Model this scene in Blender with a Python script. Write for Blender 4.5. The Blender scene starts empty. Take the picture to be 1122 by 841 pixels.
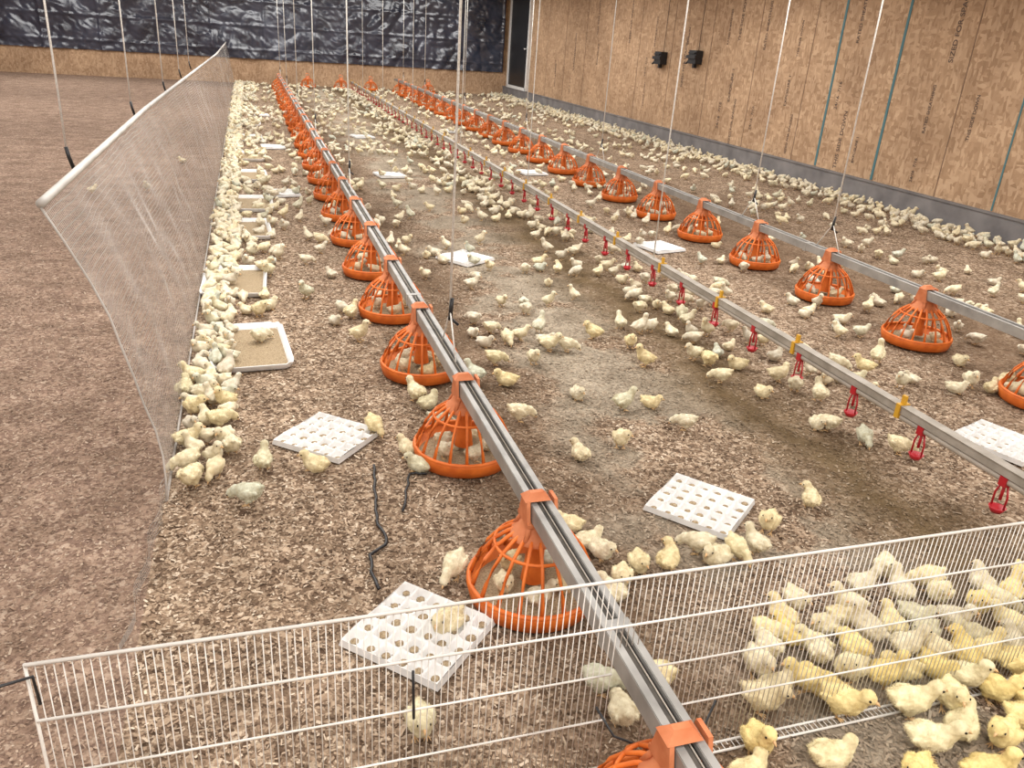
import bpy, math, random
import numpy as np
from mathutils import Vector, Matrix, noise
random.seed(7); rng=np.random.default_rng(7)
H=1.5
sc=bpy.context.scene
sc.view_settings.view_transform='Standard'
# ---------------------------------------------------------------- camera
F=880.0
fy=Vector((-293,-400,F)).normalized()
dn=Vector((-141,2039,F)); dn=(dn-fy*dn.dot(fy)).normalized()
rx=dn.cross(fy).normalized()
cam=bpy.data.cameras.new('camera'); cam.sensor_width=36; cam.lens=F/1122*36; cam.clip_end=200
co=bpy.data.objects.new('camera',cam); sc.collection.objects.link(co); sc.camera=co
R=Vector((rx.x,fy.x,-dn.x)); U=-Vector((rx.y,fy.y,-dn.y)); B=-Vector((rx.z,fy.z,-dn.z))
co.matrix_world=Matrix(((R.x,U.x,B.x,0),(R.y,U.y,B.y,0),(R.z,U.z,B.z,H),(0,0,0,1)))

# ---------------------------------------------------------------- materials
def M(name, col=(0.5,0.5,0.5), rough=0.6, metal=0.0, spec=0.5):
    m=bpy.data.materials.new(name); m.use_nodes=True
    b=m.node_tree.nodes['Principled BSDF']
    b.inputs['Base Color'].default_value=(*col,1); b.inputs['Roughness'].default_value=rough
    b.inputs['Metallic'].default_value=metal; b.inputs['Specular IOR Level'].default_value=spec
    return m
def nt(m): return m.node_tree, m.node_tree.nodes, m.node_tree.links, m.node_tree.nodes['Principled BSDF']
def ramp(n,stops,interp='LINEAR'):
    r=n.new('ShaderNodeValToRGB'); r.color_ramp.interpolation=interp
    e=r.color_ramp.elements
    while len(e)>1: e.remove(e[-1])
    e[0].position=stops[0][0]; e[0].color=(*stops[0][1],1)
    for p,c in stops[1:]:
        x=e.new(p); x.color=(*c,1)
    return r
def noisevar(m,scale,c1,c2,bump=0.0,bscale=None,detail=4):
    t,n,l,b=nt(m)
    tc=n.new('ShaderNodeTexCoord'); nz=n.new('ShaderNodeTexNoise'); nz.inputs['Scale'].default_value=scale; nz.inputs['Detail'].default_value=detail
    l.new(tc.outputs['Object'],nz.inputs['Vector'])
    r=ramp(n,[(0.3,c1),(0.7,c2)]); l.new(nz.outputs['Fac'],r.inputs[0]); l.new(r.outputs[0],b.inputs['Base Color'])
    if bump:
        n2=n.new('ShaderNodeTexNoise'); n2.inputs['Scale'].default_value=bscale or scale*3; l.new(tc.outputs['Object'],n2.inputs['Vector'])
        bp=n.new('ShaderNodeBump'); bp.inputs['Strength'].default_value=bump; bp.inputs['Distance'].default_value=0.005
        l.new(n2.outputs['Fac'],bp.inputs['Height']); l.new(bp.outputs[0],b.inputs['Normal'])
    return m
def mth(n,l,op,a,b=None,c=None):
    x=n.new('ShaderNodeMath'); x.operation=op
    for i,v in enumerate((a,b,c)):
        if v is None: continue
        if isinstance(v,(int,float)): x.inputs[i].default_value=v
        else: l.new(v,x.inputs[i])
    return x.outputs[0]
def mix(n,l,f,a,b,bt='MIX'):
    x=n.new('ShaderNodeMix'); x.data_type='RGBA'; x.blend_type=bt
    if isinstance(f,(int,float)): x.inputs[0].default_value=f
    else: l.new(f,x.inputs[0])
    for i,v in ((6,a),(7,b)):
        if isinstance(v,tuple): x.inputs[i].default_value=(*v,1)
        else: l.new(v,x.inputs[i])
    return x.outputs[2]

def litter_zones(n,l,tc,base,k=1.0):
    """worn, damp and dusty areas of the litter as a function of the place in the hall"""
    sx=n.new('ShaderNodeSeparateXYZ'); l.new(tc.outputs['Object'],sx.inputs[0])
    big=n.new('ShaderNodeTexNoise'); big.inputs['Scale'].default_value=1.5; big.inputs['Detail'].default_value=7; big.inputs['Roughness'].default_value=.62; l.new(tc.outputs['Object'],big.inputs['Vector'])
    xw=mth(n,l,'ADD',sx.outputs[0],mth(n,l,'MULTIPLY',mth(n,l,'SUBTRACT',big.outputs[0],0.5),0.9))
    lane=mth(n,l,'SUBTRACT',1.0,mth(n,l,'MULTIPLY',mth(n,l,'ABSOLUTE',mth(n,l,'SUBTRACT',xw,1.62)),1.8)); lane=mth(n,l,'MAXIMUM',lane,0.0)
    bn=ramp(n,[(0.46,(0,0,0)),(0.56,(1,1,1))]); l.new(big.outputs[0],bn.inputs[0])
    lane2=mth(n,l,'MINIMUM',mth(n,l,'MULTIPLY',mth(n,l,'MULTIPLY',lane,bn.outputs[0]),2.2),0.75*k)
    c=mix(n,l,lane2,base,(0.37,0.32,0.245))
    def band(cx,wd,amt):
        q=mth(n,l,'SUBTRACT',1.0,mth(n,l,'DIVIDE',mth(n,l,'ABSOLUTE',mth(n,l,'SUBTRACT',xw,cx)),wd))
        return mth(n,l,'MULTIPLY',mth(n,l,'MAXIMUM',q,0.0),amt*k)
    c=mix(n,l,band(0.9,0.5,0.85),c,(0.13,0.083,0.05))
    c=mix(n,l,band(2.18,0.45,1.0),c,(0.14,0.095,0.05))
    c=mix(n,l,band(4.2,1.3,0.8),c,(0.15,0.095,0.058))
    left=mth(n,l,'MULTIPLY',mth(n,l,'LESS_THAN',sx.outputs[0],-0.36),0.5*k)
    c=mix(n,l,left,c,(0.30,0.20,0.16))
    pz=n.new('ShaderNodeTexNoise'); pz.inputs['Scale'].default_value=5; pz.inputs['Detail'].default_value=5; l.new(tc.outputs['Object'],pz.inputs['Vector'])
    pr=ramp(n,[(0.3,(0.70,0.68,0.66)),(0.7,(1.12,1.12,1.12))]); l.new(pz.outputs[0],pr.inputs[0])
    return mix(n,l,1.0,c,pr.outputs[0],'MULTIPLY')

m_floor=M('wood_shavings_litter',rough=0.95,spec=0.1)
t,n,l,b=nt(m_floor)
tc=n.new('ShaderNodeTexCoord')
nd=n.new('ShaderNodeTexNoise'); nd.inputs['Scale'].default_value=60; nd.inputs['Detail'].default_value=3
l.new(tc.outputs['Object'],nd.inputs['Vector'])
vadd=n.new('ShaderNodeVectorMath'); vadd.operation='MULTIPLY_ADD'
l.new(nd.outputs['Color'],vadd.inputs[0]); vadd.inputs[1].default_value=(0.02,0.02,0.0); l.new(tc.outputs['Object'],vadd.inputs[2])
v1=n.new('ShaderNodeTexVoronoi'); v1.inputs['Scale'].default_value=95; l.new(vadd.outputs[0],v1.inputs['Vector'])
v2=n.new('ShaderNodeTexVoronoi'); v2.inputs['Scale'].default_value=48; l.new(vadd.outputs[0],v2.inputs['Vector'])
s1=n.new('ShaderNodeSeparateColor'); l.new(v1.outputs['Color'],s1.inputs[0])
s2=n.new('ShaderNodeSeparateColor'); l.new(v2.outputs['Color'],s2.inputs[0])
pick=mth(n,l,'GREATER_THAN',s2.outputs[1],0.65)
val=n.new('ShaderNodeMix'); l.new(pick,val.inputs[0]); l.new(s1.outputs[0],val.inputs[2]); l.new(s2.outputs[0],val.inputs[3])
rp=ramp(n,[(0,(0.10,0.063,0.042)),(0.3,(0.22,0.15,0.10)),(0.6,(0.355,0.255,0.175)),(0.85,(0.48,0.365,0.26)),(1,(0.63,0.51,0.39))])
l.new(val.outputs[0],rp.inputs[0])
l.new(litter_zones(n,l,tc,rp.outputs[0]),b.inputs['Base Color'])
bp=n.new('ShaderNodeBump'); bp.inputs['Strength'].default_value=0.8; bp.inputs['Distance'].default_value=0.006
l.new(mth(n,l,'ADD',val.outputs[0],mth(n,l,'MULTIPLY',v1.outputs['Distance'],-1.0)),bp.inputs['Height']); l.new(bp.outputs[0],b.inputs['Normal'])

m_chip=M('wood_chip',rough=0.9,spec=0.1)
t,n,l,b=nt(m_chip)
at=n.new('ShaderNodeAttribute'); at.attribute_name='rnd'; tc=n.new('ShaderNodeTexCoord')
rp=ramp(n,[(0,(0.12,0.078,0.052)),(0.3,(0.24,0.165,0.112)),(0.6,(0.385,0.28,0.195)),(0.85,(0.52,0.40,0.29)),(1,(0.71,0.60,0.47))])
l.new(at.outputs['Fac'],rp.inputs[0]); l.new(litter_zones(n,l,tc,rp.outputs[0],0.75),b.inputs['Base Color'])

m_osb=M('osb_board',rough=0.75,spec=0.2)
t,n,l,b=nt(m_osb)
tc=n.new('ShaderNodeTexCoord')
def vor(rot,scale,st):
    mp=n.new('ShaderNodeMapping'); mp.inputs['Rotation'].default_value=rot; mp.inputs['Scale'].default_value=st
    l.new(tc.outputs['Object'],mp.inputs[0]); v=n.new('ShaderNodeTexVoronoi'); v.inputs['Scale'].default_value=scale; l.new(mp.outputs[0],v.inputs['Vector'])
    s=n.new('ShaderNodeSeparateColor'); l.new(v.outputs['Color'],s.inputs[0]); return s
a=vor((0.5,0,0.3),36,(1,1,0.35)); a2=vor((-0.7,0.2,0),28,(1,0.35,1))
pk=mth(n,l,'GREATER_THAN',a.outputs[1],0.5)
vv=n.new('ShaderNodeMix'); l.new(pk,vv.inputs[0]); l.new(a.outputs[0],vv.inputs[2]); l.new(a2.outputs[0],vv.inputs[3])
rp=ramp(n,[(0,(0.33,0.21,0.125)),(0.5,(0.43,0.285,0.175)),(1,(0.53,0.37,0.24))]); l.new(vv.outputs[0],rp.inputs[0])
nz=n.new('ShaderNodeTexNoise'); nz.inputs['Scale'].default_value=1.6; nz.inputs['Detail'].default_value=5; l.new(tc.outputs['Object'],nz.inputs['Vector'])
r2=ramp(n,[(0.32,(0.80,0.77,0.75)),(0.62,(1.06,1.05,1.04))]); l.new(nz.outputs[0],r2.inputs[0])
l.new(mix(n,l,1.0,rp.outputs[0],r2.outputs[0],'MULTIPLY'),b.inputs['Base Color'])

m_tarp=noisevar(M('plastic_tarp',rough=0.24,spec=0.9),2,(0.014,0.017,0.03),(0.05,0.058,0.09),0.35,9)
m_conc=noisevar(M('concrete_curb',rough=0.9),4,(0.13,0.12,0.12),(0.22,0.205,0.20),0.3)
m_ceil=noisevar(M('ceiling_panel',rough=0.8),2,(0.6,0.6,0.58),(0.7,0.7,0.68))
m_dark=M('black_plastic',(0.012,0.012,0.014),0.45)
m_orange=noisevar(M('orange_plastic',rough=0.5,spec=0.35),18,(0.54,0.11,0.015),(0.76,0.19,0.03))
m_orange_d=noisevar(M('dusty_orange_plastic',rough=0.65,spec=0.3),18,(0.47,0.13,0.045),(0.63,0.23,0.105))
m_feed=noisevar(M('feed_crumbs',rough=0.95),160,(0.22,0.15,0.08),(0.45,0.35,0.22),0.8,300)
m_galv=noisevar(M('galvanised_steel',rough=0.5,metal=0.4),9,(0.27,0.26,0.245),(0.43,0.415,0.39),0.1,60)
m_galvd=noisevar(M('dusty_galvanised_steel',rough=0.6,metal=0.2),12,(0.25,0.22,0.18),(0.39,0.35,0.30),0.2,60)
m_gap=noisevar(M('dark_auger_tube',rough=0.8),20,(0.05,0.045,0.04),(0.13,0.11,0.09))  # dark tone for the auger tube and the strip below the drinker rail
m_pvc=noisevar(M('dusty_pvc',rough=0.55),10,(0.32,0.28,0.23),(0.46,0.41,0.35))
m_red=M('red_plastic',(0.40,0.012,0.02),0.4)
m_yel=M('yellow_plastic',(0.58,0.31,0.02),0.5)
m_white=noisevar(M('white_coated_wire',rough=0.5),7,(0.60,0.57,0.52),(0.76,0.73,0.68))
m_tray=noisevar(M('white_tray_plastic',rough=0.65),20,(0.62,0.61,0.59),(0.77,0.76,0.74))
m_mesh=noisevar(M('netting_wire',rough=0.6),5,(0.36,0.33,0.30),(0.55,0.51,0.47))
m_pipe=noisevar(M('fence_pipe',rough=0.5),6,(0.36,0.34,0.31),(0.53,0.50,0.46))
m_cord=noisevar(M('white_cord',rough=0.8),120,(0.62,0.60,0.55),(0.90,0.88,0.84))
m_teal=M('teal_stripe',(0.06,0.16,0.18),0.7)
m_joint=M('panel_joint_dark',(0.20,0.13,0.085),0.9)
m_ink=M('stamp_ink',(0.09,0.058,0.045),0.8)
m_beak=M('beak_horn',(0.68,0.44,0.22),0.5)
m_leg=M('leg_skin',(0.66,0.44,0.22),0.6)
m_eye=M('eye_black',(0.006,0.005,0.005),0.12)
def down(name,kind):
    m=M(name,rough=0.9,spec=0.15); t,n,l,b=nt(m)
    if kind=='flock':
        a=n.new('ShaderNodeAttribute'); a.attribute_name='rnd'; f=a.outputs['Fac']
        st=[(0,(0.63,0.58,0.46)),(0.4,(0.73,0.665,0.50)),(0.8,(0.74,0.65,0.43)),(0.97,(0.56,0.575,0.47))]
    else:
        a=n.new('ShaderNodeObjectInfo'); f=a.outputs['Random']
        st=[(0,(0.72,0.665,0.50)),(0.4,(0.78,0.71,0.50)),(0.75,(0.79,0.68,0.40)),(0.97,(0.60,0.62,0.50))]
        if kind=='near': st=[(0,(0.82,0.71,0.38)),(0.5,(0.84,0.69,0.29)),(0.9,(0.80,0.73,0.48))]
    rp=ramp(n,st); l.new(f,rp.inputs[0])
    tc=n.new('ShaderNodeTexCoord'); nz=n.new('ShaderNodeTexNoise'); nz.inputs['Scale'].default_value=45; nz.inputs['Detail'].default_value=3
    l.new(tc.outputs['Object'],nz.inputs['Vector'])
    r2=ramp(n,[(0.35,(0.76,0.71,0.64)),(0.65,(1.05,1.05,1.08))]); l.new(nz.outputs[0],r2.inputs[0])
    l.new(mix(n,l,1.0,rp.outputs[0],r2.outputs[0],'MULTIPLY'),b.inputs['Base Color'])
    n2=n.new('ShaderNodeTexNoise'); n2.inputs['Scale'].default_value=420; l.new(tc.outputs['Object'],n2.inputs['Vector'])
    bp=n.new('ShaderNodeBump'); bp.inputs['Strength'].default_value=0.5; bp.inputs['Distance'].default_value=0.002
    l.new(n2.outputs[0],bp.inputs['Height']); l.new(bp.outputs[0],b.inputs['Normal'])
    b.inputs['Sheen Weight'].default_value=0.1
    return m
m_down=down('chick_down','mid'); m_downn=down('chick_down_yellow','near'); m_downf=down('chick_down_flock','flock')

# ---------------------------------------------------------------- mesh builder
class MB:
    def __init__(s): s.v=[]; s.f=[]; s.m=[]; s.sm=[]
    def add(s,vs,fs,mi=0,smooth=True,mat=None):
        o=len(s.v)
        for p in vs:
            p=Vector(p)
            if mat is not None: p=mat@p
            s.v.append(tuple(p))
        for f in fs: s.f.append([i+o for i in f]); s.m.append(mi); s.sm.append(smooth)
    def box(s,c,d,mi=0,mat=None,top=(1,1)):
        x,y,z=[k/2 for k in d]; vs=[]
        for sz in (-1,1):
            kx,ky=(top if sz>0 else (1,1))
            for a,b_ in ((-1,-1),(1,-1),(1,1),(-1,1)): vs.append((c[0]+a*x*kx,c[1]+b_*y*ky,c[2]+sz*z))
        s.add(vs,[(3,2,1,0),(4,5,6,7),(0,1,5,4),(1,2,6,5),(2,3,7,6),(3,0,4,7)],mi,False,mat)
    def tube(s,pts,r,seg=6,mi=0,cap=True):
        pts=[Vector(p) for p in pts]; rs=r if isinstance(r,(list,tuple)) else [r]*len(pts)
        vs=[];fs=[]
        for i,p in enumerate(pts):
            d=(pts[min(i+1,len(pts)-1)]-pts[max(i-1,0)]).normalized()
            up=Vector((0,0,1)) if abs(d.z)<0.9 else Vector((1,0,0))
            a=d.cross(up).normalized(); b_=a.cross(d)
            for k in range(seg):
                t=2*math.pi*k/seg; vs.append(p+(a*math.cos(t)+b_*math.sin(t))*rs[i])
        for i in range(len(pts)-1):
            for k in range(seg):
                k2=(k+1)%seg; fs.append((i*seg+k,i*seg+k2,(i+1)*seg+k2,(i+1)*seg+k))
        if cap: fs.append(tuple(range(seg))[::-1]); fs.append(tuple((len(pts)-1)*seg+k for k in range(seg)))
        s.add(vs,fs,mi)
    def lathe(s,prof,seg=32,mi=0,c=(0,0,0),close=False):
        vs=[];fs=[]
        for r,z in prof:
            for k in range(seg):
                t=2*math.pi*k/seg; vs.append((c[0]+r*math.cos(t),c[1]+r*math.sin(t),c[2]+z))
        for i in range(len(prof)-1):
            for k in range(seg):
                k2=(k+1)%seg; fs.append((i*seg+k,i*seg+k2,(i+1)*seg+k2,(i+1)*seg+k))
        s.add(vs,fs,mi)
    def ell(s,c,r,mi=0,mat=None,seg=16,rings=10):
        vs=[];fs=[]
        for i in range(rings+1):
            ph=math.pi*i/rings
            for k in range(seg):
                t=2*math.pi*k/seg; vs.append((math.sin(ph)*math.cos(t)*r[0],math.sin(ph)*math.sin(t)*r[1],math.cos(ph)*r[2]))
        for i in range(rings):
            for k in range(seg):
                k2=(k+1)%seg; fs.append(((i+1)*seg+k,(i+1)*seg+k2,i*seg+k2,i*seg+k))
        T=Matrix.Translation(c)
        if mat is not None: T=T@mat
        s.add(vs,fs,mi,True,T)
    def mesh(s,name,mats):
        me=bpy.data.meshes.new(name); me.from_pydata(s.v,[],s.f)
        for m in mats: me.materials.append(m)
        me.polygons.foreach_set('material_index',s.m); me.polygons.foreach_set('use_smooth',s.sm); me.update(); return me
    def obj(s,name,mats,loc=(0,0,0),rot=0,parent=None):
        return OB(name,s.mesh(name,mats),loc,rot,parent)
def OB(name,me,loc=(0,0,0),rot=0,parent=None,scale=1):
    o=bpy.data.objects.new(name,me); sc.collection.objects.link(o); o.location=loc; o.rotation_euler=(0,0,rot)
    o.scale=(scale,)*3
    if parent: o.parent=parent
    return o
def EMPTY(name,loc=(0,0,0)):
    o=bpy.data.objects.new(name,None); sc.collection.objects.link(o); o.location=loc; o.empty_display_size=0.1; return o

# ---------------------------------------------------------------- room shell
XL,XR,YB,YF,ZC=-5.2*H,4.55*H,15.3*H,-1.6*H,2.8
mb=MB(); mb.box(((XL+XR)/2,(YB+YF)/2,-0.05),(XR-XL,YB-YF,0.1)); fl=mb.obj('floor',[m_floor])
mb=MB(); mb.box(((XL+XR)/2,(YB+YF)/2,ZC+0.05),(XR-XL,YB-YF,0.1)); mb.obj('ceiling',[m_ceil])
mb=MB(); mb.box((XR+0.06,(YB+YF)/2,ZC/2),(0.12,YB-YF,ZC)); wall_r=mb.obj('wall_right',[m_osb])
mb=MB(); mb.box((XL-0.06,(YB+YF)/2,ZC/2),(0.12,YB-YF,ZC)); mb.obj('wall_left',[m_osb])
mb=MB(); mb.box(((XL+XR)/2,YB+0.06,ZC/2),(XR-XL,0.12,ZC)); mb.obj('wall_back',[m_osb])
mb=MB(); mb.box(((XL+XR)/2,YF-0.06,ZC/2),(XR-XL,0.12,ZC)); mb.obj('wall_front',[m_osb])
mb=MB(); mb.box((XR-0.031,(YB+YF)/2,0.115),(0.06,YB-YF,0.23)); mb.box((XR-0.037,(YB+YF)/2,0.235),(0.072,YB-YF,0.015)); mb.obj('baseboard_right',[m_conc])
mb=MB()
jy=[4.58,6.28,7.1,7.95,8.8,9.65,10.5,11.4,12.2,13.0,3.3,2.5,1.7]
for y in jy: mb.box((XR-0.001,y*H,1.5),(0.006,0.008,2.55),0)
for y in (5.93,5.23,4.08): mb.box((XR-0.002,y*H,1.5),(0.006,0.036 if y>4.5 else 0.018,2.5),1)
mb.obj('trim_1',[m_joint,m_teal])
words=['RATED SHEATHING','SIZED FOR SPACING','EXPOSURE 1','THIS SIDE DOWN','24/16  7/16']
k=0
for y in (3.7,4.35,4.8,5.55,5.75,6.45,7.0,7.4,7.6,8.5,9.3,10.0,10.9,11.8,12.6):
    for z in (0.36,0.95,1.6):
        if random.random()<.25: continue
        cu=bpy.data.curves.new('stamp','FONT'); cu.body=words[k%5]; cu.size=random.choice((.055,.07,.085)); cu.extrude=0.0005; cu.offset=0.0008; cu.materials.append(m_ink)
        o=bpy.data.objects.new('stamp_%d'%k,cu); sc.collection.objects.link(o); o.parent=wall_r
        o.matrix_world=Matrix(((0,0,-1,XR-0.002),(0,1,0,y*H+random.uniform(-.15,.15)),(1,0,0,z+random.uniform(-.15,.15)),(0,0,0,1)))
        k+=1
# door near far corner
mb=MB(); y0,y1=13.9*H,15.0*H
mb.box((XR-0.022,(y0+y1)/2,1.35),(0.03,y1-y0,2.15),0)
for y in (y0,y1): mb.box((XR-0.037,y,1.35),(0.06,0.09,2.2),1)
mb.box((XR-0.037,(y0+y1)/2,0.28),(0.06,y1-y0,0.07),1)
mb.box((XR-0.05,y0+0.25,1.25),(0.03,0.12,0.03),1)
mb.obj('door_1',[m_dark,m_tray])
for y,z in ((8.97,0.89),(8.17,0.93)):
    mb=MB(); mb.box((-0.061,0,0),(0.12,0.24,0.2),0); mb.box((-0.135,0,0),(0.03,0.29,0.05),0); mb.box((-0.13,0,0.06),(0.03,0.2,0.02),0)
    mb.tube([(-0.1,0.12,-0.05),(-0.1,0.2,-0.1),(-0.08,0.26,-0.1)],0.015,6,0); mb.box((-0.06,0,-0.13),(0.05,0.06,0.06),0)
    mb.tube([(-0.02,0,0.1),(-0.02,0.0,ZC-z*H)],0.004,6,0)
    mb.obj('wall_junction_box',[m_dark],(XR,y*H,z*H))
WZ=0.62
mb=MB(); mb.box(((XL+XR)/2,YB-0.031,WZ/2),(XR-XL-.01,0.06,WZ)); mb.obj('wainscot_back',[m_osb])
nx,nz=520,80; x0,x1=XL+.02,XR-0.1; vs=np.zeros((nx*nz,3)); 
for j in range(nz):
    for i in range(nx):
        x=x0+(x1-x0)*i/(nx-1); z=WZ-0.03+(ZC-.01-WZ)*j/(nz-1)
        d=0.07*abs(noise.noise(Vector((x*1.1+z*.8,z*1.6,0))))+0.06*abs(noise.noise(Vector((x*3-z*2,z*1.7+x,3))))+0.03*abs(noise.noise(Vector((x*6+z*5,z*7,7))))
        fold=0.025*max(0,1-abs(((x*1.0)%1.25)-0.45)/0.05)+0.02*max(0,1-abs(((z*1.0)%0.55)-0.25)/0.04)
        vs[j*nx+i]=(x,YB-0.08-d-fold,z)
fs=[(j*nx+i,j*nx+i+1,(j+1)*nx+i+1,(j+1)*nx+i) for j in range(nz-1) for i in range(nx-1)]
mb=MB(); mb.v=[tuple(v) for v in vs]; mb.f=fs; mb.m=[0]*len(fs); mb.sm=[True]*len(fs); mb.obj('plastic_tarp_curtain',[m_tarp])

# ---------------------------------------------------------------- wood chips near the camera
N=230000
u=rng.random(N); Y=0.45*H+(7.5*H)*u**1.8; X=-0.55*Y-0.5*H+(rng.random(N))*(1.45*Y+1.1*H)
X=np.where(rng.random(N)<0.6,X,rng.random(N)*(3.6)-1.6); X=np.minimum(X,XR-.1-rng.random(N)*.5)
ln=rng.uniform(.003,.0085,N)*(1+ (rng.random(N)<.06)*0.9); wd=rng.uniform(.0015,.0045,N); yaw=rng.uniform(0,6.28,N)
sh=np.where(X<-0.36,0.8,1.0); ln*=sh; wd*=sh
tl=rng.normal(0,.25,N); tw=rng.normal(0,.3,N)
a=np.stack([np.cos(yaw)*np.cos(tl),np.sin(yaw)*np.cos(tl),np.sin(tl)],1); b2=np.stack([-np.sin(yaw)*np.cos(tw),np.cos(yaw)*np.cos(tw),np.sin(tw)],1)
cz=np.abs(np.sin(tl))*ln+np.abs(np.sin(tw))*wd+rng.uniform(.001,.003,N)
c0=np.stack([X,Y,cz],1)
q=np.stack([c0-a*ln[:,None]-b2*wd[:,None],c0+a*ln[:,None]-b2*wd[:,None]*.7,c0+a*ln[:,None]*.9+b2*wd[:,None],c0-a*ln[:,None]*.8+b2*wd[:,None]*.8],1).reshape(-1,3)
def bigmesh(name,verts,faces_flat,fsize,mats,midx=None,attr=None,smooth=False):
    me=bpy.data.meshes.new(name); nv=len(verts); nf=len(fsize)
    me.vertices.add(nv); me.vertices.foreach_set('co',verts.astype(np.float32).ravel())
    me.loops.add(len(faces_flat)); me.loops.foreach_set('vertex_index',faces_flat.astype(np.int32))
    me.polygons.add(nf); st=np.concatenate([[0],np.cumsum(fsize)[:-1]]).astype(np.int32)
    me.polygons.foreach_set('loop_start',st)
    for m in mats: me.materials.append(m)
    if midx is not None: me.polygons.foreach_set('material_index',midx.astype(np.int32))
    me.polygons.foreach_set('use_smooth',np.full(nf,smooth))
    if attr is not None:
        at=me.attributes.new('rnd','FLOAT','POINT'); at.data.foreach_set('value',attr.astype(np.float32))
    me.update(calc_edges=True); me.validate(); return me
me=bigmesh('wood_shavings',q,np.arange(4*N),np.full(N,4),[m_chip],attr=np.repeat(rng.random(N),4))
OB('wood_shavings',me)

# ---------------------------------------------------------------- feeder pans and lines
def pan_mesh():
    mb=MB()
    mb.lathe([(0.0,0.006),(0.16,0.006),(0.184,0.014),(0.194,0.058),(0.190,0.064),(0.180,0.060),(0.172,0.022),(0.05,0.018),(0,0.018)],44,0)
    mb.lathe([(0.171,0.024),(0.12,0.030),(0.06,0.034),(0.0,0.036)],32,2)
    nr=18
    for k in range(nr):
        t=2*math.pi*k/nr
        P=[(0.050,0.232),(0.082,0.216),(0.118,0.187),(0.148,0.148),(0.169,0.104),(0.183,0.060)]
        mb.tube([(r*math.cos(t),r*math.sin(t),z) for r,z in P],[.0065,.006,.0055,.005,.0055,.007],6,0)
    for r,z,w in ((0.118,0.187,.005),(0.186,0.064,.008)):
        pts=[(r*math.cos(2*math.pi*k/40),r*math.sin(2*math.pi*k/40),z) for k in range(41)]; mb.tube(pts,w,6,0,False)
    mb.lathe([(0.076,0.212),(0.074,0.224),(0.056,0.240),(0.046,0.262),(0.040,0.285),(0.036,0.285),(0.042,0.24),(0.07,0.212)],28,1)
    mb.lathe([(0.032,0.285),(0.027,0.13),(0.036,0.06)],20,0)
    for sx in (-1,1):
        mb.box((sx*0.040,0,0.30),(0.010,0.085,0.075),1,None,(1,0.55))
    mb.box((0,0,0.268),(0.09,0.09,0.012),1)
    mb.box((-0.012,0,0.345),(0.075,0.05,0.02),1,None,(0.5,0.3))
    for k in range(4):
        t=math.pi/4+k*math.pi/2
        mb.tube([(0.07*math.cos(t),0.07*math.sin(t),0.222),(0.045*math.cos(t),0.045*math.sin(t),0.27)],0.008,5,1)
    return mb.mesh('feeder_pan',[m_orange,m_orange_d,m_feed])
pan=pan_mesh()
def channel(y0,y1,name,parent):
    mb=MB(); L=y1-y0; yc=(y0+y1)/2
    mb.box((-0.030,yc,0.301),(0.004,L,0.046),0); mb.box((0.030,yc,0.301),(0.004,L,0.046),0)
    mb.box((-0.0225,yc,0.325),(0.017,L,0.004),0); mb.box((0.0225,yc,0.325),(0.017,L,0.004),0)
    mb.box((-0.014,yc,0.319),(0.003,L,0.012),0); mb.box((0.014,yc,0.319),(0.003,L,0.012),0)
    mb.box((0,yc,0.279),(0.06,L,0.004),0)
    mb.tube([(0,y0,0.302),(0,y1,0.302)],0.014,8,1)
    mb.tube([(0.004,y0,0.3185),(0.004,y1,0.3185)],0.002,5,2)
    y=y0+0.4
    while y<y1:
        mb.box((0,y,0.3),(0.069,0.03,0.056),0); y+=2.44
    return mb.obj(name,[m_galv,m_gap,m_pvc],parent=parent)
pans=[]
def feeder_line(x,ys,y0,y1,cords):
    e=EMPTY('poultry_feeder_line',(x,0,0))
    channel(y0,y1,'auger_channel',e)
    for i,y in enumerate(ys):
        OB('feeder_pan_%d'%(i+1),pan,(0,y,0),0,e); pans.append((x,y))
    mb=MB()
    for y in cords:
        mb.tube([(0,y,0.50),(0,y,ZC)],0.005,5,0); mb.tube([(-0.0,y-0.12,0.33),(0,y,0.50),(0,y+0.12,0.33)],0.0032,5,0)
        mb.tube([(0,y,0.46),(0.005,y,0.55)],0.009,6,1); mb.tube([(0,y,0.47),(0.03,y-.02,0.445)],0.006,5,1)
    mb.obj('suspension_cords',[m_cord,m_dark],parent=e)
    return e
S=0.565*H
feeder_line(0.47*H,[0.635*H+S*k for k in range(25)],0.58*H,14.6*H,[y*H for y in (1.96,4.3,6.6,9,11.4,13.6)])
feeder_line(2.43*H,[1.78*H+0.57*H*k for k in range(23)],1.2*H,14.8*H,[y*H for y in (2.96,3.59,5.6,7.4,9.8,12.2,14)])
for x in (0.95,1.5,2.0,3.0): OB('feeder_pan',pan,(x*H,14.75*H,0)); pans.append((x*H,14.75*H))

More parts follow.
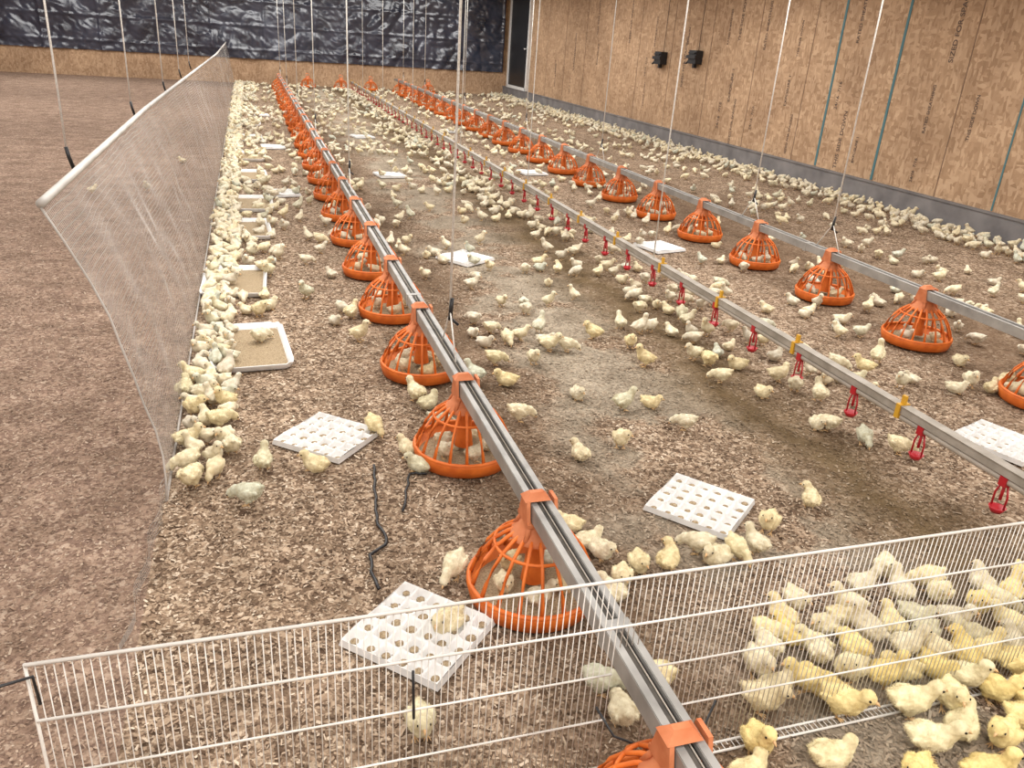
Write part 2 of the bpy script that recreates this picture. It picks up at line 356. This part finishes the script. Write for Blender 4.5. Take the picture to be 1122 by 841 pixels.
# drinker line
XD=1.646*H; e=EMPTY('nipple_drinker_line',(XD,0,0)); y0,y1=0.9*H,14.6*H; yc=(y0+y1)/2; L=y1-y0
mb=MB(); mb.box((0,yc,0.212),(0.036,L,0.032),0); mb.box((-0.0,yc,0.2295),(0.044,L,0.003),0); mb.box((0,yc,0.1955),(0.012,L,0.004),2)
mb.tube([(0,y0,0.180),(0,y1,0.180)],0.0145,10,1)
y=1.218*H; k=0
while y<y1-0.1:
    mb.box((0,y,0.176),(0.036,0.03,0.036),3); mb.tube([(0,y,0.165),(0,y,0.10)],0.006,6,3)
    mb.tube([(0,y-0.014,0.16),(0,y-0.026,0.12),(0,y-0.026,0.07)],0.004,5,3); mb.tube([(0,y+0.014,0.16),(0,y+0.026,0.12),(0,y+0.026,0.07)],0.004,5,3)
    mb.lathe([(0.0,0.048),(0.018,0.050),(0.030,0.072),(0.028,0.073),(0.016,0.056),(0,0.055)],14,3,(0,y,0))
    y+=0.266*H; k+=1
y=1.57*H
while y<y1:
    mb.box((0,y,0.205),(0.05,0.022,0.06),4); mb.box((0,y,0.25),(0.012,0.02,0.04),4); y+=0.48*H
mb.obj('pipe_and_nipples',[m_galvd,m_pvc,m_gap,m_red,m_yel],parent=e)
mb=MB()
for y in (3.1,4.9,6.7,8.9,11,13): mb.tube([(0,y*H,0.228),(0,y*H,ZC)],0.0045,5,0)
mb.obj('suspension_cords',[m_cord],parent=e)
mb=MB()
for x,y,zb in ((-0.85,4.4,.3),(-0.84,6.8,.3),(-0.8,9.0,.3),(-0.8,11.2,.3),(-0.8,13.2,.3)):
    mb.tube([(x*H,y*H,zb*H+.12),(x*H+.005,y*H,ZC)],0.008,5,0); mb.tube([(x*H,y*H,zb*H+.13),(x*H+.01,y*H,zb*H+.06),(x*H+.03,y*H,zb*H-.02)],0.014,6,1)
mb.obj('hanging_cords',[m_cord,m_dark])

# ---------------------------------------------------------------- left net fence
ZT=0.62*H
def fence_pt(s,t):
    ys=(1.68+0.17*t)*H
    yy=ys+s
    lean=-0.23*H-(0.19*H)*(t**1.3)*(1 if s<3 else max(0.45,1-(s-3)*0.06))
    if s<1.6: lean+=0.06*math.sin(math.pi*t)*(1-s/1.6)
    bul=0.03*noise.noise(Vector((yy*0.9,t*2,1)))+0.02*noise.noise(Vector((yy*4,t*5,2)))
    z=ZT*t+(0.016*noise.noise(Vector((yy*3,t*4,5))) if 0<t<1 else 0)
    if s<1.2: z-= 0.05*math.sin(math.pi*t)*(1-s/1.2)*1.2
    return Vector((lean+bul*math.sin(math.pi*t),yy,max(z,0.004)))
Ls=15.2*H-1.85*H-.18
vs=[];fs=[]
def ribbon(pts,w,along):
    o=len(vs)
    for i,p in enumerate(pts):
        off=Vector((0,w/2,0)) if along=='v' else Vector((0,0,w/2))
        vs.append(p-off); vs.append(p+off)
    for i in range(len(pts)-1): a=o+2*i; fs.append((a,a+1,a+3,a+2))
sp=0.0185; s=0.0
while s<Ls:
    ribbon([fence_pt(s,t/10) for t in range(11)],0.0042,'v'); s+=sp
nh=int(ZT/sp)
for j in range(nh+1):
    ribbon([fence_pt(Ls*(i/160)**1.5,j/nh) for i in range(161)],0.0038,'h')
for j in range(5):
    ribbon([Vector((-0.23*H-0.03*H*q/20-0.01*math.sin(q),1.70*H-0.5*H*q/20,0.008+sp*j*(1-q/26))) for q in range(21)],0.0035,'h')
for q in range(41):
    y=1.70*H-0.5*H*q/41; x=-0.23*H-0.03*H*q/41
    ribbon([Vector((x,y,0.006)),Vector((x,y,0.006+sp*4*(1-q/52)))],0.0035,'v')
mb=MB(); mb.v=[tuple(v) for v in vs]; mb.f=fs; mb.m=[0]*len(fs); mb.sm=[False]*len(fs)
mb.tube([fence_pt(Ls*(i/60)**1.4,1)+Vector((0,0,0.012)) for i in range(61)],0.014,10,1)
mb.tube([fence_pt(0,t/10) for t in range(11)],0.0035,5,0)
mb.tube([fence_pt(Ls*(i/60)**1.4,0)+Vector((0,0,0.004)) for i in range(61)],0.005,5,0)
mb.obj('net_fence',[m_mesh,m_pipe])

# ---------------------------------------------------------------- front wire panel
YP=0.787*H; ZP=0.348*H; x0,x1=-0.268*H,1.75*H
mb=MB(); x=x0
while x<=x1+1e-4:
    over=abs(x-0.47*H)<0.042
    zb=0.345 if over else 0.006
    mb.tube([(x,YP,zb),(x,YP,ZP)],0.0011,5,0)
    if not over: mb.tube([(x,YP,0.006),(x,YP-0.03,0.008)],0.0011,5,0)
    x+=0.0136
for z,r in ((ZP,0.0035),(0.268*H,0.0028),(0.185*H,0.0024),(0.10*H,0.0024),(0.006,0.0033)):
    if z<0.33:
        mb.tube([(x0,YP-0.003,z),(0.47*H-0.045,YP-0.003,z)],r,6,0); mb.tube([(0.47*H+0.045,YP-0.003,z),(x1,YP-0.003,z)],r,6,0)
    else: mb.tube([(x0,YP-0.003,z),(x1,YP-0.003,z)],r,6,0)
mb.tube([(x0,YP-0.03,0.008),(x1,YP-0.03,0.008)],0.0033,6,0)
mb.tube([(x0,YP,0),(x0,YP,ZP)],0.003,6,0)
mb.obj('wire_fence_panel',[m_white])
mb=MB()
def bc(pts,r=0.0028): mb.tube(pts,r,5,0)
bc([(x0-0.10,YP-0.05,0.47),(x0-0.04,YP-0.02,0.50),(x0+0.01,YP-0.007,0.50),(x0+0.012,YP-.006,0.44)],0.003)
bc([(0.155*H,YP-0.009,ZP-0.14),(0.157*H,YP-0.010,ZP-0.26)],0.003)
bc([(0.42*H,YP-0.01,0.20),(0.44*H,YP-0.05,0.15),(0.50*H,YP-0.10,0.13),(0.58*H,YP-0.06,0.12),(0.62*H,YP-0.01,0.15)],0.003)
mb.obj('black_cable_ties',[m_dark])

# ---------------------------------------------------------------- trays
def egg_tray_mesh():
    nx,ny=5,6; sx,sy=0.29,0.30; K=12; gx,gy=nx*K+1,ny*K+1; mb=MB(); vs=[];fs=[]
    for j in range(gy):
        for i in range(gx):
            u=i/K;v=j/K
            du=abs((u%1)-.5)*2; dv=abs((v%1)-.5)*2
            d=min(1,(du**4+dv**4)**(1/4))   # 0 at the centre of a cup, 1 at its edge
            w=min(1,max(0,(d-.55)/.4)); w=w*w*(3-2*w)
            z=0.002+0.018*w+(0.008 if du*dv>.7 else 0)*du*dv
            if i in(0,gx-1) or j in (0,gy-1): z=0.021
            vs.append(((u/nx-.5)*sx,(v/ny-.5)*sy,z+.004*math.sin(u*1.3)*math.cos(v)))
    fs=[(j*gx+i,j*gx+i+1,(j+1)*gx+i+1,(j+1)*gx+i) for j in range(gy-1) for i in range(gx-1)]
    mb.add(vs,fs,0)
    X,Yy=sx/2,sy/2
    for a,b_ in (((-X,-Yy),(X,-Yy)),((X,-Yy),(X,Yy)),((X,Yy),(-X,Yy)),((-X,Yy),(-X,-Yy))):
        o=[(a[0],a[1],0.021),(b_[0],b_[1],0.021),(b_[0]*1.03,b_[1]*1.03,0.002),(a[0]*1.03,a[1]*1.03,0.002)]
        mb.add(o,[(0,1,2,3)],0,False)
    for j in range(ny):
        for i in range(nx):
            cx=(i+.5+random.uniform(-.06,.06))/nx-.5; cy=(j+.5+random.uniform(-.06,.06))/ny-.5; r=random.uniform(.011,.017)
            mb.ell((cx*sx,cy*sy,.005),(r,r*.9,.005),1,None,9,5)
    return mb.mesh('egg_tray',[m_tray,m_feed])
et=egg_tray_mesh()
for x,y,r in ((.965,1.42,40),(.145,1.92,49),(.235,1.13,45),(2.03,1.56,20),(.947,3.68,35),(2.07,3.85,15),(.957,6.05,10),(2.14,6.27,5),(1.04,8.3,12),(.16,5.3,10),(0.17,7.4,5),(.1,10,4),(2.1,9,4)):
    OB('egg_tray',et,(x*H,y*H,0.006),math.radians(r))
def feed_tray_mesh():
    mb=MB(); X,Yy=0.19,0.31; hgt=0.035; ro=0.05
    def ring(dx,z,n=6):
        pts=[]
        for cx,cy,a0 in ((1,1,0),(-1,1,90),(-1,-1,180),(1,-1,270)):
            for k in range(n+1):
                a=math.radians(a0+90*k/n); pts.append((cx*(X-ro)+(ro+dx)*math.cos(a),cy*(Yy-ro)+(ro+dx)*math.sin(a),z+0.005*math.sin(7*a+cx*2)*(z>0.02)))
        return pts
    rs=[ring(-0.02,0.008),ring(0,hgt),ring(0.006,hgt),ring(0.005,hgt-.004),ring(-0.012,0.002)]
    L=len(rs[0]); vs=sum(rs,[])
    mb.add(rs[0],[tuple(range(L))],1,False)
    fs=[]
    for i in range(4):
        for k in range(L): k2=(k+1)%L; fs.append((i*L+k,i*L+k2,(i+1)*L+k2,(i+1)*L+k))
    mb.add(vs,fs,0)
    return mb.mesh('chick_feed_tray',[m_tray,m_feed])
ft=feed_tray_mesh()
ftp=[(-.05,2.6,4),(-.10,3.36,-2),(-.06,4.3,3),(-.03,4.95,0),(-.04,5.9,2),(-.03,6.8,-2),(-.03,7.9,2),(-.03,9.1,0),(-.03,10.6,1),(-.03,12.2,0)]
for x,y,r in ftp: OB('chick_feed_tray',ft,(x*H,y*H,0.004),math.radians(r),scale=0.95)

# loose black cords lying on the litter
mb=MB()
def gc(pp,r=0.004):
    P=[]
    for i in range(len(pp)-1):
        for k in range(6):
            f=k/6; P.append((pp[i][0]*(1-f)+pp[i+1][0]*f+random.uniform(-.006,.006),pp[i][1]*(1-f)+pp[i+1][1]*f+random.uniform(-.006,.006),0.011))
    P.append((*pp[-1],0.011)); mb.tube(P,r,5,0)
gc([(.27,1.90),(.265,2.07),(.33,2.13),(.32,2.29),(.34,2.46),(.36,2.63)],.0055)
gc([(.41,2.30),(.48,2.55),(.54,2.53)],.0045)
mb.obj('black_cord_on_litter',[m_dark])

# ---------------------------------------------------------------- chicks
POSES={
 'stand':dict(z=0.0,neck=(.034,0,.070),head=(.046,0,.088),face=(1,0,-.1),pitch=0.05,legs=True),
 'alert':dict(z=0.004,neck=(.030,0,.078),head=(.036,0.004,.101),face=(1,.35,0),pitch=0.35,legs=True),
 'peck':dict(z=0.0,neck=(.047,0,.048),head=(.062,0,.034),face=(.75,0,-.65),pitch=-0.25,legs=True),
 'sit':dict(z=-0.020,neck=(.032,0,.066),head=(.040,.006,.080),face=(1,.5,-.15),pitch=0.0,legs=False),
 'turn':dict(z=-0.003,neck=(.030,.008,.070),head=(.034,.020,.085),face=(.3,1,-.1),pitch=0.1,legs=True),
}
def chick(pose,vox,fuzz,mat):
    p=POSES[pose]; dz=p['z']; mb=MB(); Rm=Matrix.Rotation(-p['pitch'],4,'Y'); C=Vector((0,0,.048+dz))
    def P(x,y,z): return C+(Rm@Vector((x,y,z-.048)))
    mb.ell(P(-.002,0,.048),(.040,.030,.030),0,Rm); mb.ell(P(.018,0,.052),(.027,.026,.029),0,Rm)
    mb.ell(P(-.028,0,.054),(.021,.021,.020),0,Rm@Matrix.Rotation(0.3,4,'Y')); mb.ell(P(-.046,0,.061),(.013,.010,.007),0,Rm@Matrix.Rotation(0.5,4,'Y'))
    nk=Vector(p['neck'])+Vector((0,0,dz)); hd=Vector(p['head'])+Vector((0,0,dz))
    ch=P(.026,0,.056)
    for f in (0.35,0.7,1.0):
        c=ch.lerp(nk,f); mb.ell(c,(.021-.003*f,.020-.004*f,.021-.003*f))
    mb.ell(nk.lerp(hd,.5),(.0160,.0150,.0160))
    fc=Vector(p['face']).normalized(); yaw=math.atan2(fc.y,fc.x); pt=math.asin(-fc.z); HR=Matrix.Rotation(yaw,4,'Z')@Matrix.Rotation(pt,4,'Y')
    mb.ell(hd,(.0185,.0158,.0162),0,HR); mb.ell(hd+HR@Vector((.010,0,-.003)),(.010,.009,.009),0,HR)
    for s in (-1,1):
        mb.ell(P(-.004,s*.0275,.052),(.028,.0075,.015),0,Rm@Matrix.Rotation(.18,4,'Y')@Matrix.Rotation(-s*0.12,4,'Z'))
        mb.ell(P(-.030,s*.024,.050),(.016,.005,.008),0,Rm@Matrix.Rotation(.1,4,'Y'))
        mb.ell(Vector((-.004,s*.015,.030+dz*.7)),(.015,.012,.015))
    me=mb.mesh('tmp',[mat]); o=OB('tmp',me); md=o.modifiers.new('r','REMESH'); md.mode='VOXEL'; md.voxel_size=vox; md.use_smooth_shade=True
    ms=o.modifiers.new('s','SMOOTH'); ms.factor=0.6; ms.iterations=4 if vox<.004 else 1
    dg=bpy.context.evaluated_depsgraph_get(); ev=o.evaluated_get(dg); em=ev.to_mesh()
    V=np.array([v.co[:] for v in em.vertices]); Fc=[list(f.vertices) for f in em.polygons]; Nn=np.array([v.normal[:] for v in em.vertices])
    ev.to_mesh_clear(); bpy.data.objects.remove(o)
    r=MB()
    if vox<.004:
        for i in range(len(V)): V[i]+=Nn[i]*(0.0016*noise.noise(Vector(V[i])*140))
    V[:,2]=np.maximum(V[:,2],0.002)
    r.add([tuple(v) for v in V],Fc,0)
    if fuzz:
        idx=rng.integers(0,len(V),fuzz)
        for i in idx:
            v=Vector(V[i]); nn=Vector(Nn[i]); jit=Vector(rng.normal(0,.3,3)); d=(nn*0.6+Vector((-.75,0,-.15))+jit)
            onh=(v-hd).length<.022
            Lf=rng.uniform(.003,.006)*(0.6 if onh else 1); d=d.normalized()*Lf
            if (v+d).z<.002: continue
            sd=d.cross(Vector(rng.normal(0,1,3))).normalized()*0.00045
            r.add([v+nn*-.0005-sd,v-nn*.0005+sd,v+d],[(0,1,2)],0)
    def HP(x,y,z): return hd+(HR@Vector((x,y,z)))
    sg=6 if fuzz else 4
    r.tube([HP(.0165,0,-.002),HP(.022,0,-.003),HP(.0285,0,-.0065)],[.0042,.0032,.0006],sg,1)
    r.tube([HP(.0165,0,-.005),HP(.0255,0,-.0072)],[.0028,.0006],sg,1)
    for s in (-1,1):
        r.ell(HP(.0085,s*.0145,.0025),(.0030,.0018,.0030),2,HR,8 if fuzz else 5,6 if fuzz else 4)
        y=s*.014
        if p['legs']:
            r.tube([(-.004,y,.026),(-.007,y,.016),(.001,y,.005)],[.0042,.0026,.0024],sg,3); bx=.001
        else: bx=.014
        for a in (-.45,0,.45): r.tube([(bx,y,.0045),(bx+.010*math.cos(a),y+.010*math.sin(a),.0038),(bx+.019*math.cos(a),y+.019*math.sin(a),.0015)],[.0022,.0017,.0008],sg if fuzz else 3,3)
        r.tube([(bx,y,.0045),(bx-.009,y,.0015)],[.002,.0008],sg if fuzz else 3,3)
    return r
hb={k:chick(k,.0028,3200,m_down) for k in POSES}
hi={k:r.mesh('chick_'+k,[m_down,m_beak,m_eye,m_leg]) for k,r in hb.items()}
hin={k:r.mesh('chick_yellow_'+k,[m_downn,m_beak,m_eye,m_leg]) for k,r in hb.items()}
lo={k:chick(k,.0062,0,m_downf) for k in POSES}
# ground positions (cm from the camera foot point: across, along the hall)
FG=[(131,118,'stand',120),(169,118,'alert',110),(148,114,'stand',160),(160,113,'stand',60),(188,119,'alert',150),(181,110,'stand',200),(144,103,'stand',150),(163,100,'stand',20),(119,106,'sit',170),(103,112,'alert',70),(97,106,'sit',200),(134,96,'stand',30),(150,92,'alert',150),(157,106,'sit',210),(174,113,'turn',90),(173,102,'stand',130)]
MIDS='''-27,260 -29,273 -8,245 -3,268 -14,282 -20,274 -30,290 -19,305 -29,318 -26,332 -34,341 -17,322 -31,352 -17,364 15,264 40,290 -2,398 50,192 50,271 52,257 62,318 66,310 115,255 135,261 101,291 107,329 123,381 135,309 93,209 116,182 170,271 151,294 165,295 184,341 188,367 151,367 29,136 89,137 75,139 76,128 43,170 185,205 230,262 234,259 241,245 250,235 250,288 225,297 245,300 218,336 284,305 298,315 160,194 130,188 133,182 141,183 149,184 99,179 93,173 107,184 96,199 98,193 137,152 134,145 139,140 119,128 127,128 137,135 155,148 156,140 169,158 167,142 177,144 190,149 185,138 187,133 206,143 201,134 224,149 192,156 210,152 156,126 149,124 170,129 184,125 214,145 146,158 142,369 128,352 173,383 108,354 93,334 66,290 214,316 232,331 244,313 215,346 241,409 287,323 317,328 330,286 343,290 350,283 363,287 358,276 364,318 47,431 47,395 -2,440 3,452 25,470 5,520
112,124 131,126 141,128 147,134 163,132 174,137 194,126 202,126 159,151 179,153 198,142 214,136 128,146 118,135 124,140 166,124 177,126 210,128 147,146 182,163'''
used=[]
for a,b_,ps,rot in FG:
    x,y=a/100,b_/100; OB('chick',hin[ps],(x,y,0.004),math.radians(rot)+math.pi,scale=random.uniform(1.0,1.12)); used.append((x,y))
pts=[]
cell={}
def ok(x,y,d):
    cx,cy=int(x//.12),int(y//.12)
    for i in (-1,0,1):
        for j in (-1,0,1):
            for (a,b_) in cell.get((cx+i,cy+j),()):
                if (a-x)**2+(b_-y)**2<d*d: return False
    return True
def put(x,y): cell.setdefault((int(x//.12),int(y//.12)),[]).append((x,y))
for x,y in used: put(x,y)
mids=[]
for w_ in MIDS.split():
    a,b_=w_.split(','); x,y=int(a)/100,int(b_)/100; mids.append((x,y)); put(x,y)
def near_pan(x,y,r=.235):
    return any((x-a)**2+(y-b_)**2<r*r for a,b_ in pans)
def fill(xa,xb,ya,yb,n,d=.078,pw=1.0,px=1.0,clump=False,th=-.05):
    k=0;tr=0
    while k<n and tr<n*12:
        tr+=1
        x=(xa+(xb-xa)*random.random()**px)*H; y=(ya+(yb-ya)*random.random()**pw)*H
        if clump and noise.noise(Vector((x*1.7,y*1.5,4)))<th and random.random()<.85: continue
        if near_pan(x,y) or not ok(x,y,d): continue
        put(x,y); pts.append((x,y)); k+=1
for x,y in pans:
    if y<1.0*H: continue
    for k in range(random.randint(3,6)):
        a=random.uniform(0,6.28); r=random.uniform(.25,.36); X_=x+r*math.cos(a); Y_=y+r*math.sin(a)
        if Y_>2.5*H and ok(X_,Y_,.075): put(X_,Y_); pts.append((X_,Y_))
fill(-.195,-.10,1.75,15,480,.066,1,1.8)
fill(-.2,.10,2.9,15,170,.08,1,1.8,True)
fill(.1,.35,3,15,70,.08,1,1,True)
fill(.6,1.45,2.45,8,110,.08,1,1,True,.02)
fill(.6,1.45,7,15,190,.08,1,1,True)
fill(1.40,1.62,2.3,15,200,.072,1,1,True)
fill(1.66,1.9,1.9,15,170,.072,1,1,True)
fill(1.9,2.3,2.8,15,90,.08,1,1,True)
fill(2.6,4.1,2.6,8,150,.08,1,1,True,.02)
fill(2.6,4.1,7,15,230,.08,1,1,True)
fill(4.05,4.46,3.2,15,560,.07,1,.6)
fill(2.0,2.35,1.9,2.8,10,.09); fill(2.6,3.1,2.0,3,16,.08)
fill(-1.1,-.45,2.6,9,3,.1)
VV=[];FF=[];FSZ=[];MI=[];AT=[];off=0
LO={}
for k,r in lo.items():
    LO[k]=(np.array(r.v),np.concatenate([np.array(f) for f in r.f]),np.array([len(f) for f in r.f]),np.array(r.m))
keys=['stand','stand','sit','sit','peck','alert','turn','peck']
def addlow(x,y,z,s,rot,ps,tint=None):
    global off
    V,Fl,Fs,Mi=LO[ps]; c,s_=math.cos(rot),math.sin(rot)
    W=V*s; W=np.stack([W[:,0]*c-W[:,1]*s_+x,W[:,0]*s_+W[:,1]*c+y,W[:,2]+z],1)
    VV.append(W);FF.append(Fl+off);FSZ.append(Fs);MI.append(Mi);AT.append(np.full(len(V),random.random() if tint is None else tint)); off+=len(V)
for x,y in pts: addlow(x,y,0.003,random.uniform(.82,1.02),random.uniform(0,6.28),random.choice(keys))
for x,y in pans:
    if y<2.6*H and x<1: continue
    n=random.randint(3,5); a0=random.uniform(0,6.28)
    for k in range(n):
        a=a0+k*6.28/n; addlow(x+.095*math.cos(a),y+.095*math.sin(a),0.032,.82,a+math.pi/2+random.uniform(-.4,.4),random.choice(['sit','peck','stand']))
me=bigmesh('chick_flock',np.concatenate(VV),np.concatenate(FF),np.concatenate(FSZ),[m_downf,m_beak,m_eye,m_leg],np.concatenate(MI),np.concatenate(AT),True)
flock=OB('chick_flock',me)
for i,(x,y) in enumerate(mids):
    nr_=x>1.0 and y<1.5
    OB('chick_%d'%i,(hin if nr_ and random.random()<.5 else hi)[random.choice(keys)],(x,y,0.004),random.uniform(0,6.28),flock,random.uniform(.92,1.08))
j=0
for x,y in pans:
    if y<2.6*H and x<1:
        n=5 if y>1*H else 2; a0=random.uniform(0,6.28)
        for k in range(n):
            a=a0+k*6.28/n; OB('chick_in_pan_%d'%j,hi[random.choice(['sit','peck','stand'])],(x+.095*math.cos(a),y+.095*math.sin(a),0.032),a+math.pi/2+random.uniform(-.4,.4),flock,.82); j+=1

# ---------------------------------------------------------------- lights
def area(x,y,sx,sy,e,col=(1,0.985,0.96)):
    L=bpy.data.lights.new('ceiling_light','AREA'); L.shape='RECTANGLE'; L.size=sx; L.size_y=sy; L.energy=e; L.color=col
    o=bpy.data.objects.new('ceiling_light',L); sc.collection.objects.link(o); o.location=(x,y,ZC-0.06)
for y in (-0.6,4.5,9.8,15,20):
    for x in (-4.3,0.2,4.2): area(x,y,2.4,2.8,138 if x>-4 else 120)
w=bpy.data.worlds.new('world'); sc.world=w; w.use_nodes=True; w.node_tree.nodes['Background'].inputs[0].default_value=(.8,.85,.9,1); w.node_tree.nodes['Background'].inputs[1].default_value=0.5
